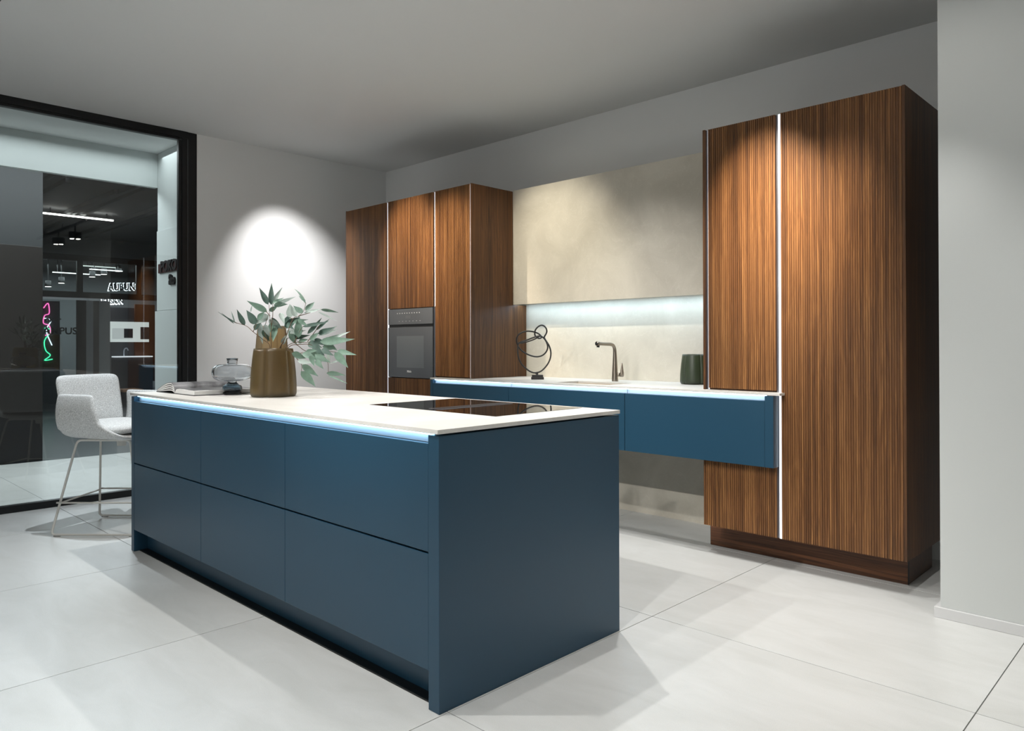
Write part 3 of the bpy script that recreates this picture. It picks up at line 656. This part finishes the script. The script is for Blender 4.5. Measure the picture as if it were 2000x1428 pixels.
# ------------------------------------------------------------------ eucalyptus branches
LEAVES= [(0, (0.007, -0.031, 0.491), (-0.031, -0.063, 0.582), 0.0266, 'd'), (0, (0.008, -0.015, 0.49), (0.001, -0.009, 0.608), 0.0266, 'd'), (0, (-0.008, -0.002, 0.493), (0.073, 0.015, 0.581), 0.0199, 'l'), (0, (0.041, -0.023, 0.499), (0.053, 0.035, 0.527), 0.0199, 'm'), (1, (-0.027, -0.02, 0.453), (-0.08, -0.108, 0.512), 0.0332, 'm'), (0, (-0.027, 0.021, 0.492), (0.059, 0.1, 0.537), 0.0222, 'l'), (0, (-0.017, 0.013, 0.49), (0.04, 0.064, 0.494), 0.0266, 'm'), (1, (-0.143, -0.089, 0.383), (-0.139, -0.135, 0.467), 0.0266, 'd'), (1, (-0.181, -0.127, 0.397), (-0.231, -0.124, 0.459), 0.0053, 'd'), (1, (-0.163, -0.122, 0.392), (-0.261, -0.184, 0.458), 0.0062, 'd'), (1, (-0.187, -0.129, 0.392), (-0.192, -0.195, 0.447), 0.0053, 'd'), (1, (-0.107, -0.041, 0.388), (-0.154, -0.075, 0.465), 0.0399, 'd'), (1, (-0.094, -0.08, 0.454), (-0.043, -0.096, 0.487), 0.0106, 'l'), (1, (-0.065, 0.011, 0.437), (-0.121, -0.046, 0.39), 0.0443, 'l'), (0, (-0.028, -0.01, 0.413), (-0.009, 0.061, 0.363), 0.0332, 'l'), (1, (-0.084, -0.024, 0.392), (-0.118, 0.003, 0.28), 0.0332, 'l'), (0, (-0.019, -0.038, 0.386), (-0.027, -0.003, 0.318), 0.0266, 'l'), (1, (-0.059, -0.03, 0.356), (-0.073, 0.018, 0.294), 0.0266, 'm'), (0, (-0.017, 0.018, 0.378), (0.013, -0.008, 0.293), 0.0332, 'm'), (0, (0.06, 0.01, 0.447), (0.103, 0.013, 0.384), 0.0244, 'l'), (0, (-0.036, 0.009, 0.423), (0.008, 0.043, 0.369), 0.0151, 'd'), (2, (0.106, 0.04, 0.42), (0.125, 0.029, 0.491), 0.0332, 'l'), (2, (0.14, 0.059, 0.424), (0.129, 0.032, 0.489), 0.0266, 'l'), (2, (0.176, 0.077, 0.445), (0.133, 0.046, 0.483), 0.0266, 'm'), (2, (0.171, 0.097, 0.494), (0.091, 0.075, 0.574), 0.0106, 'm'), (2, (0.162, 0.1, 0.508), (0.099, 0.097, 0.541), 0.0115, 'm'), (2, (0.15, 0.107, 0.458), (0.141, 0.167, 0.507), 0.0266, 'm'), (2, (0.158, 0.095, 0.446), (0.251, 0.138, 0.462), 0.0168, 'l'), (2, (0.208, 0.164, 0.464), (0.235, 0.256, 0.449), 0.0142, 'm'), (2, (0.195, 0.157, 0.451), (0.258, 0.229, 0.403), 0.008, 'l'), (3, (-0.013, 0.074, 0.374), (0.075, 0.118, 0.427), 0.0421, 'd'), (2, (0.124, 0.08, 0.313), (0.121, 0.087, 0.434), 0.039, 'm'), (3, (0.028, 0.066, 0.351), (0.141, 0.115, 0.355), 0.0222, 'l'), (3, (-0.004, 0.098, 0.316), (0.033, 0.203, 0.33), 0.0244, 'd'), (3, (0.052, 0.067, 0.351), (0.056, 0.114, 0.275), 0.0266, 'm'), (4, (0.143, 0.094, 0.372), (0.275, 0.173, 0.399), 0.0177, 'd'), (4, (0.17, 0.107, 0.334), (0.2, 0.174, 0.421), 0.0199, 'd'), (4, (0.161, 0.163, 0.355), (0.253, 0.189, 0.411), 0.0177, 'd'), (4, (0.188, 0.161, 0.335), (0.293, 0.199, 0.372), 0.0266, 'd'), (3, (0.041, 0.127, 0.289), (0.095, 0.156, 0.306), 0.0266, 'm'), (4, (0.169, 0.172, 0.324), (0.204, 0.273, 0.36), 0.0142, 'l'), (4, (0.256, 0.215, 0.31), (0.275, 0.303, 0.347), 0.0151, 'l'), (4, (0.216, 0.154, 0.292), (0.384, 0.259, 0.307), 0.0399, 'm'), (5, (0.314, 0.198, 0.244), (0.427, 0.243, 0.223), 0.0244, 'm'), (5, (0.332, 0.171, 0.236), (0.389, 0.214, 0.154), 0.0377, 'm'), (4, (0.15, 0.124, 0.286), (0.234, 0.158, 0.262), 0.0399, 'd'), (4, (0.244, 0.152, 0.266), (0.265, 0.224, 0.253), 0.0266, 'm'), (6, (0.181, 0.009, 0.232), (0.192, 0.084, 0.205), 0.0332, 'm'), (6, (0.179, 0.073, 0.232), (0.246, 0.121, 0.197), 0.0354, 'm'), (6, (0.192, 0.037, 0.193), (0.249, 0.095, 0.184), 0.0222, 'l'), (6, (0.196, 0.061, 0.171), (0.247, 0.125, 0.11), 0.0332, 'm'), (6, (0.197, 0.053, 0.137), (0.24, 0.112, 0.054), 0.0377, 'm'), (5, (0.234, 0.158, 0.244), (0.226, 0.153, 0.178), 0.0244, 'l'), (5, (0.291, 0.157, 0.231), (0.278, 0.176, 0.174), 0.0195, 'l'), (5, (0.258, 0.104, 0.197), (0.306, 0.123, 0.15), 0.0266, 'm'), (5, (0.246, 0.175, 0.126), (0.316, 0.247, 0.112), 0.0222, 'm'), (5, (0.282, 0.163, 0.114), (0.396, 0.205, 0.073), 0.0071, 'm'), (5, (0.301, 0.166, 0.179), (0.349, 0.223, 0.203), 0.008, 'l'), (6, (0.255, 0.048, 0.241), (0.287, 0.096, 0.245), 0.0195, 'm'), (3, (-0.017, 0.061, 0.28), (0.046, 0.061, 0.338), 0.0244, 'l'), (4, (0.2, 0.174, 0.284), (0.27, 0.237, 0.332), 0.0222, 'm'), (5, (0.215, 0.11, 0.275), (0.274, 0.148, 0.218), 0.031, 'd'), (4, (0.207, 0.189, 0.332), (0.234, 0.249, 0.377), 0.0177, 'l'), (3, (0.07, 0.077, 0.395), (0.17, 0.113, 0.411), 0.0222, 'm'), (5, (0.205, 0.101, 0.244), (0.211, 0.172, 0.195), 0.0266, 'm'), (4, (0.183, 0.115, 0.301), (0.221, 0.146, 0.341), 0.0244, 'm'), (5, (0.23, 0.116, 0.227), (0.305, 0.164, 0.184), 0.031, 'm'), (5, (0.271, 0.13, 0.253), (0.334, 0.165, 0.219), 0.0266, 'd'), (4, (0.19, 0.135, 0.306), (0.238, 0.196, 0.275), 0.0266, 'd'), (4, (0.236, 0.172, 0.284), (0.293, 0.211, 0.244), 0.0266, 'm'), (3, (-0.02, 0.073, 0.397), (0.065, 0.089, 0.445), 0.0266, 'd'), (0, (-0.001, -0.001, 0.395), (-0.042, -0.008, 0.334), 0.0266, 'm'), (1, (-0.067, -0.052, 0.413), (-0.015, -0.041, 0.452), 0.0266, 'm'), (1, (-0.12, -0.049, 0.361), (-0.066, -0.033, 0.396), 0.0266, 'd'), (2, (0.168, 0.051, 0.41), (0.211, 0.084, 0.375), 0.0222, 'm'), (3, (0.017, 0.101, 0.334), (0.095, 0.121, 0.369), 0.0266, 'm'), (5, (0.231, 0.086, 0.219), (0.261, 0.093, 0.163), 0.0222, 'm'), (0, (-0.033, -0.003, 0.458), (0.005, 0.025, 0.485), 0.0222, 'm'), (2, (0.081, 0.041, 0.394), (0.136, 0.049, 0.358), 0.0244, 'd'), (3, (-0.011, 0.034, 0.36), (-0.044, 0.022, 0.415), 0.0244, 'd')]
STEMS= {0: [[(-0.003, -0.009, 0.231), (-0.003, -0.01, 0.289), (-0.001, -0.009, 0.377), (-0.008, -0.016, 0.431), (-0.009, -0.018, 0.493)], [(-0.001, -0.009, 0.377), (0.005, -0.004, 0.435), (0.005, -0.004, 0.493)], [(-0.006, -0.014, 0.431), (-0.021, -0.028, 0.455)]], 1: [[(-0.026, -0.004, 0.209), (-0.029, -0.005, 0.275), (-0.057, -0.024, 0.302), (-0.1, -0.063, 0.347), (-0.126, -0.088, 0.378), (-0.161, -0.123, 0.394), (-0.172, -0.133, 0.399)], [(-0.1, -0.063, 0.347), (-0.087, -0.051, 0.387)], [(-0.039, -0.009, 0.293), (-0.056, -0.02, 0.356), (-0.042, -0.007, 0.436)]], 2: [[(0.014, 0.035, 0.217), (0.066, 0.011, 0.267), (0.104, 0.024, 0.332), (0.126, 0.045, 0.411), (0.148, 0.067, 0.428), (0.167, 0.085, 0.454), (0.177, 0.094, 0.498)], [(0.148, 0.067, 0.428), (0.192, 0.109, 0.446), (0.233, 0.149, 0.463)], [(0.126, 0.045, 0.411), (0.115, 0.034, 0.422)]], 3: [[(0.004, 0.025, 0.209), (0.002, 0.041, 0.266), (0.006, 0.068, 0.32), (0.003, 0.065, 0.37)], [(0.002, 0.046, 0.275), (0.022, 0.084, 0.316), (0.063, 0.115, 0.293)], [(0.006, 0.068, 0.32), (0.022, 0.084, 0.356)]], 4: [[(0.033, 0.053, 0.217), (0.066, 0.04, 0.262), (0.102, 0.069, 0.288), (0.152, 0.118, 0.288), (0.203, 0.167, 0.292), (0.256, 0.214, 0.312)], [(0.153, 0.117, 0.293), (0.181, 0.141, 0.341), (0.2, 0.159, 0.376)], [(0.102, 0.069, 0.288), (0.13, 0.091, 0.359), (0.14, 0.101, 0.376)]], 5: [[(0.03, 0.05, 0.217), (0.11, 0.03, 0.262), (0.147, 0.053, 0.277), (0.163, 0.097, 0.244), (0.207, 0.15, 0.231), (0.195, 0.212, 0.19), (0.198, 0.215, 0.119)], [(0.207, 0.15, 0.231), (0.243, 0.177, 0.24), (0.276, 0.212, 0.237)], [(0.147, 0.053, 0.277), (0.195, 0.097, 0.279), (0.21, 0.123, 0.266)]], 6: [[(0.017, 0.038, 0.217), (0.107, 0.022, 0.249), (0.113, 0.052, 0.227), (0.087, 0.106, 0.186), (0.096, 0.116, 0.164), (0.095, 0.114, 0.133)], [(0.113, 0.052, 0.227), (0.155, 0.086, 0.233), (0.177, 0.098, 0.242)]]}
SPATH= [(-0.011, -0.011, 0.049), (0.019, 0.018, 0.061), (0.049, 0.047, 0.102), (0.061, 0.072, 0.15), (0.059, 0.083, 0.202), (0.049, 0.074, 0.25), (0.031, 0.056, 0.291), (0.024, 0.05, 0.312), (0.035, 0.06, 0.34), (0.041, 0.059, 0.362), (0.043, 0.04, 0.386), (0.033, 0.015, 0.4), (0.021, -0.01, 0.391), (0.006, -0.024, 0.369), (-0.006, -0.022, 0.343), (-0.009, -0.011, 0.321), (-0.006, 0.02, 0.303), (0.003, 0.043, 0.31), (0.002, 0.027, 0.329), (0.013, -0.018, 0.343), (-0.002, -0.046, 0.352), (-0.031, -0.074, 0.356), (-0.069, -0.098, 0.345), (-0.096, -0.11, 0.321), (-0.109, -0.108, 0.292), (-0.112, -0.096, 0.258), (-0.105, -0.076, 0.225), (-0.088, -0.045, 0.197), (-0.056, -0.014, 0.176), (-0.024, 0.017, 0.167), (0.005, 0.046, 0.176), (0.027, 0.066, 0.202), (0.042, 0.067, 0.236), (0.05, 0.046, 0.273), (0.047, 0.016, 0.306), (0.033, -0.012, 0.32), (-0.002, -0.046, 0.308), (-0.04, -0.069, 0.291), (-0.079, -0.093, 0.277), (-0.101, -0.1, 0.258), (-0.104, -0.102, 0.221), (-0.102, -0.101, 0.184), (-0.095, -0.093, 0.143), (-0.079, -0.077, 0.106), (-0.05, -0.049, 0.069), (-0.029, -0.028, 0.053)]
SBAR= [(0.013, 0.01, 0.319), (-0.018, -0.006, 0.299), (-0.059, -0.038, 0.28), (-0.088, -0.073, 0.269), (-0.101, -0.1, 0.268)]

def leaf_mesh(name, base, tip, wd, m, parent, nrm, sag):
    b0, t0 = Vector(base), Vector(tip); ax = t0-b0; L_ = ax.length; a = ax.normalized()
    wv = a.cross(nrm).normalized(); up_ = wv.cross(a).normalized()
    n = 9; bm = bmesh.new(); rows = []
    for i in range(n+1):
        t = i/n
        hw = wd*.5*(math.sin(math.pi*min(1, t**.66))**1.1)*(1-.15*t)+.0006
        c = b0+ax*t+up_*(sag*L_*math.sin(math.pi*t))+wv*(sag*.6*L_*math.sin(math.pi*t*.9))
        fold = hw*.30
        rows.append([bm.verts.new(c-wv*hw+up_*fold), bm.verts.new(c-wv*hw*.5+up_*fold*.35), bm.verts.new(c), bm.verts.new(c+wv*hw*.5+up_*fold*.35), bm.verts.new(c+wv*hw+up_*fold)])
    for r0, r1_ in zip(rows, rows[1:]):
        for k in range(4): bm.faces.new((r0[k], r0[k+1], r1_[k+1], r1_[k]))
    o = fin(name, bm, m, parent, True)
    return o
BL = ['eucalyptus branch rising straight up from the olive vase', 'eucalyptus branch arching out to the left over the glass vase', 'eucalyptus branch with pale upright leaves right of the tallest tip',
      'eucalyptus branch with broad dark leaves over the vase rim on the right', 'eucalyptus branch reaching far right with long green leaves', 'eucalyptus branch at the far right drooping towards the worktop', 'eucalyptus branch hanging low beside the olive vase']
rnd = random.Random(11)
camdir = Vector((.697, -.717, .05)).normalized()
for b in range(7):
    rt = empty('eucalyptus_branch', (-1.855, .406, H), BL[b], 'branch', 'eucalyptus branches in the olive vase')
    for ch in STEMS[b]:
        bm = bmesh.new(); P = smooth_path(ch, 4); n = len(P)
        tube(bm, P, [.0024-(.0013)*i/n for i in range(n)], 6); fin('stem', bm, TWIG, rt, True)
    for (bb, p0, p1, wd, c) in LEAVES:
        if bb != b: continue
        nr = (camdir+Vector((rnd.uniform(-.35, .35), rnd.uniform(-.35, .35), rnd.uniform(-.1, .5)))).normalized()
        ax = (Vector(p1)-Vector(p0)).normalized(); nr = (nr-ax*nr.dot(ax)).normalized()
        leaf_mesh('leaf', p0, p1, wd*1.14, {'d': LEAFD, 'm': LEAFM, 'l': LEAFL}[c], rt, nr, rnd.uniform(-.07, .09))

# ------------------------------------------------------------------ book
bk = empty('open_book', (-2.45, .12, H), 'large open picture book with black and white photographs lying on the island', 'book')
BH = .37
def sheet(name, m, prof, y0, y1, th, parent):
    bm = bmesh.new(); A, B, C_, D_ = [], [], [], []
    for i, (x, z) in enumerate(prof):
        A.append(bm.verts.new((x, y0, z))); B.append(bm.verts.new((x, y1, z)))
        t = th[i] if hasattr(th, '__len__') else th
        C_.append(bm.verts.new((x, y0, z-t))); D_.append(bm.verts.new((x, y1, z-t)))
    for i in range(len(prof)-1):
        bm.faces.new((A[i], A[i+1], B[i+1], B[i])); bm.faces.new((C_[i], D_[i], D_[i+1], C_[i+1]))
        bm.faces.new((A[i], C_[i], C_[i+1], A[i+1])); bm.faces.new((B[i], B[i+1], D_[i+1], D_[i]))
    bm.faces.new((A[0], B[0], D_[0], C_[0])); bm.faces.new((A[-1], C_[-1], D_[-1], B[-1]))
    return fin(name, bm, m, parent)
sheet('cover', COVER, smooth_path([(-.268, 0, .004), (-.16, 0, .004), (-.03, 0, .003), (0, 0, .003), (.03, 0, .003), (.265, 0, .003)], 2) and [(-.268, .004), (-.16, .004), (-.03, .003), (0, .003), (.03, .003), (.265, .003)], 0, BH, .0028, bk)
def lefts(s): return [(-.262-.004*s, .006+.0018*s), (-.20, .012+.0090*s), (-.14, .018+.0135*s), (-.085, .022+.0155*s), (-.045, .021+.0145*s), (-.018, .014+.010*s), (-.002, .006+.002*s)]
for k, s in enumerate((0, .8, 1.6, 2.4)):
    pf = [(p.x, p.z) for p in smooth_path([(x, 0, z) for x, z in lefts(s)], 3)]
    sheet('pages', PAPER, pf, .004, BH-.004, [.0035+.0035*math.sin(math.pi*i/(len(pf)-1)) for i in range(len(pf))], bk)
pf = [(p.x, p.z) for p in smooth_path([(x, 0, z+.0022) for x, z in lefts(2.42)], 3)]
lp = sheet('photo_page', PHOTOG, pf, .004, BH-.004, .0008, bk)
rp = [(p.x, p.z) for p in smooth_path([(.0, 0, .010), (.010, 0, .022), (.03, 0, .0285), (.07, 0, .030), (.15, 0, .0285), (.262, 0, .0255)], 3)]
sheet('pages', PAPER, rp, .004, BH-.004, [max(.004, z-.0036) for x, z in rp], bk)
sheet('photo_page', PHOTOG, [(x, z+.0011) for x, z in rp if x < .245], .012, BH-.012, .0008, bk)

# ------------------------------------------------------------------ sculpture
sp = empty('wire_sculpture', (-1.84, 2.50, ZW), 'dark iron looped ring sculpture on a small stepped base, left end of the worktop', 'sculpture')
sp.rotation_euler = (0, 0, 0)
def rbx(name, hw, hd, z0, z1, ang=R(44)):
    bm = bmesh.new(); add_box(bm, -hw, hw, -hd, hd, z0, z1, .0015)
    bmesh.ops.rotate(bm, verts=bm.verts, cent=(0, 0, 0), matrix=Matrix.Rotation(ang, 3, 'Z'))
    return fin(name, bm, IRON, sp)
rbx('base', .046, .035, .0003, .018); rbx('base_step', .041, .030, .0182, .034)
bm = bmesh.new(); tube(bm, smooth_path([(0, 0, .034), (-.003, -.003, .040), (-.009, -.009, .047)], 3), [.010]*4+[.007]*3, 10); fin('neck', bm, IRON, sp, True)
bm = bmesh.new(); tube(bm, smooth_path(SPATH, 5, True), .0058, 10, closed=True); fin('ring_coil', bm, IRON, sp, True)
bm = bmesh.new(); tube(bm, smooth_path(SBAR, 4), .0050, 8); fin('cross_bar', bm, IRON, sp, True)

# ------------------------------------------------------------------ bar chair
CH = empty('bar_chair', (-3.4253, .1592, 0), 'light grey woven bar chair with armrests on a white wire sled base', 'chair', rz=R(24))
def pillow(name, M, m, parent, nu=20, nv=20, T=.04, round_n=6, edge=5):
    bm = bmesh.new(); F_, B_ = {}, {}
    def pm(a, b):
        mx = max(abs(a), abs(b))
        if mx < 1e-6: return 0, 0
        t = math.atan2(b, a); rs = (abs(math.cos(t))**round_n+abs(math.sin(t))**round_n)**(-1/round_n); rq = 1/max(abs(math.cos(t)), abs(math.sin(t)))
        k = 1+(rs/rq-1)*mx**3; return a*k, b*k
    for i in range(nu+1):
        for j in range(nv+1):
            a, b = -1+2*i/nu, -1+2*j/nv
            # denser near edges
            a2, b2 = math.sin(a*math.pi/2)*.35+a*.65, math.sin(b*math.pi/2)*.35+b*.65
            p, q = pm(a2, b2); c = Vector(M(p, q)); e = .01
            n_ = (Vector(M(p+e, q))-Vector(M(p-e, q))).cross(Vector(M(p, q+e))-Vector(M(p, q-e))).normalized()
            mx = max(abs(a2), abs(b2)); h = T/2*max(0, 1-mx**edge)**.5
            F_[i, j] = bm.verts.new(c+n_*h)
            B_[i, j] = F_[i, j] if mx > .9999 else bm.verts.new(c-n_*h)
    for i in range(nu):
        for j in range(nv):
            for D, fl_ in ((F_, 0), (B_, 1)):
                q = [D[i, j], D[i+1, j], D[i+1, j+1], D[i, j+1]]
                q = list(dict.fromkeys(q))
                if fl_: q = q[::-1]
                try: bm.faces.new(q)
                except ValueError: pass
    return fin(name, bm, m, parent, True)
def back(a, b):
    t = (b+1)/2; wdt = .232+.010*t
    return (-.232-.070*t-.030*(1-a*a)+.0, a*wdt, .655+.345*t)
pillow('backrest', back, CHAIRF, CH, 24, 20, .050, 9, 6)
UP = smooth_path([(0, -.262, .885), (0, -.272, .80), (0, -.270, .72), (0, -.252, .655), (0, -.205, .622), (0, -.12, .610), (0, 0, .607), (0, .12, .610), (0, .205, .622), (0, .252, .655), (0, .270, .72), (0, .272, .80), (0, .262, .885)], 6)
def uprof(s):
    f = max(0, min(len(UP)-1.0001, (s+1)/2*(len(UP)-1))); i = int(f); t = f-i
    return UP[i]*(1-t)+UP[i+1]*t
def ushell(a, b):
    p = uprof(a); zz = p.z
    k = max(0, min(1, (zz-.62)/.27)); k2 = k*k*(3-2*k)
    xf = .245*(1-min(1, k*3))+min(1, k*3)*(.150-.085*k)
    xb = -.255+(.015 if zz < .66 else 0)
    t = (b+1)/2
    return (xb+(xf-xb)*t, p.y, zz)
pillow('arm_shell', ushell, CHAIRF, CH, 64, 18, .036, 14, 8)
def seatf(a, b): return (.005+.235*b, .232*a, .662-.006*b+.010*(1-a*a))
pillow('seat_cushion', seatf, CHAIRF, CH, 20, 20, .062, 8, 8)
# base in its own direction: 43 deg world = +19 deg local
rot = Matrix.Rotation(R(19), 3, 'Z')
def bl(p): return rot @ Vector(p)
for s in (-1, 1):
    pts = [(-.215, s*.13, .585), (-.300, s*.262, .011), (.262, s*.262, .011), (.128, s*.13, .585)]
    # rounded corners
    out = []
    n = len(pts)
    for i in range(n):
        p, q, r_ = Vector(pts[i-1]), Vector(pts[i]), Vector(pts[(i+1) % n])
        a = q+(p-q).normalized()*.028; c = q+(r_-q).normalized()*.028
        for k in range(5):
            t = k/4; out.append(bl(a*(1-t)**2+q*2*t*(1-t)+c*t*t))
    bm = bmesh.new(); tube(bm, out, .0072, 10, closed=True); fin('sled_frame', bm, CHAIRM, CH, True)
    bm = bmesh.new(); tube(bm, [bl((-.283, s*.235, .205)), bl((.24, s*.235, .205))], .0058, 8); fr_ = fin('footrest_bar', bm, CHAIRM, CH, True)
    fr_.location = (0, 0, 0)
    for xx in (-.262, .215):
        bm = bmesh.new(); c = bl((xx, s*.262, 0)); add_box(bm, -.02, .02, -.007, .007, .0003, .0052)
        bmesh.ops.rotate(bm, verts=bm.verts, cent=(0, 0, 0), matrix=rot); bmesh.ops.translate(bm, verts=bm.verts, vec=c); fin('foot_glide', bm, PLASTIC, CH)
for xx in (-.272, .2270):
    bm = bmesh.new(); tube(bm, [bl((xx, -.218, .200)), bl((xx, .218, .200))], .0055, 8); fin('footrest_bar', bm, CHAIRM, CH, True)
for xx in (-.16, .08):
    bm = bmesh.new(); tube(bm, [bl((xx, -.13, .5855)), bl((xx, .13, .5855))], .0065, 8); fin('cross_bar', bm, CHAIRM, CH, True)
bm = bmesh.new(); lathe(bm, [(.0, .534), (.026, .534), (.032, .590), (.075, .5905), (.080, .594), (0, .594)], 24); fin('swivel_mount', bm, CHAIRM, CH, True)

# ------------------------------------------------------------------ ceiling track and spotlights (above the picture, mirrored in the glass)
TR = {'a': (1.62, .22, 2.9), 'b': (-.72, -2.55, 2.6), 'c': (-1.95, -3.2, 2.6)}
TL = {'a': 'black ceiling track above the aisle, nearest the tall cabinets, mirrored in the window', 'b': 'black ceiling track in front of the island', 'c': 'black ceiling track farthest from the cabinets'}
SLAB_ = {'a': 'black twin-lens spotlight on the aisle ceiling track, mirrored in the window', 'b': 'black twin-lens spotlight on the ceiling track in front of the island', 'c': 'black twin-lens spotlight on the ceiling track farthest from the cabinets'}
for k, (y, x0, x1) in TR.items():
    o = tbox('ceiling_track', BLACKM, x0, x1, y-.018, y+.018, 2.880, 2.910); tag(o, TL[k], 'track light rail', 'ceiling tracks')
    for xx in (x0+.4, (x0+x1)/2, x1-.4):
        box('suspension_rod', BLACKM, o, xx-.006, xx+.006, y-.006, y+.006, 2.910, HC-.0005)
CNT = {}
ORD = ['first', 'second', 'third', 'fourth', 'fifth']
for (k, (x, y), aim, P, cone, bl_, colr) in SPOTS:
    pos = Vector((x, y, TZ)); d = (Vector(aim)-pos).normalized()
    if k == 'r':          # unseen bare spots put in under the ceiling without any fitting
        ld = bpy.data.lights.new('bare_spot', 'SPOT'); ld.energy = P*LIGHT_K; ld.spot_size = R(cone); ld.spot_blend = bl_; ld.color = colr; ld.shadow_soft_size = .015
        lo = bpy.data.objects.new('bare_spot', ld); link(lo); lo.location = (x, y, 2.95); lo.rotation_euler = (Vector(aim)-Vector((x, y, 2.95))).to_track_quat('-Z', 'Y').to_euler(); continue
    CNT[k] = CNT.get(k, -1)+1
    root = empty('track_spotlight', (x, y, TZ), ORD[CNT[k]]+' '+SLAB_[k].replace('black twin-lens spotlight', 'black spotlight from the window end'), 'spotlight', 'spotlights on track '+k)
    q = d.to_track_quat('-Z', 'Y').to_matrix()
    def tr(bm): bmesh.ops.rotate(bm, verts=bm.verts, cent=(0, 0, 0), matrix=q); return bm
    bm = bmesh.new(); add_box(bm, -.075, .075, -.035, .035, -.045, .05, .004); fin('lamp_housing', tr(bm), BLACKM, root)
    for s in (-1, 1):
        bm = bmesh.new(); lathe(bm, [(0, 0), (.028, 0), (.028, .002)], 16); bmesh.ops.translate(bm, verts=bm.verts, vec=(s*.037, 0, -.0475)); fin('lens', tr(bm), LENS, root, True)
    box('bracket', BLACKM, root, x-.008, x+.008, y-.008, y+.008, TZ+.03, 2.8798)
    ld = bpy.data.lights.new('spot', 'SPOT'); ld.energy = P*LIGHT_K; ld.spot_size = R(cone); ld.spot_blend = bl_; ld.color = colr; ld.shadow_soft_size = .014
    lo = bpy.data.objects.new('spot', ld); link(lo, root); lo.location = d*.065; lo.rotation_euler = d.to_track_quat('-Z', 'Y').to_euler()
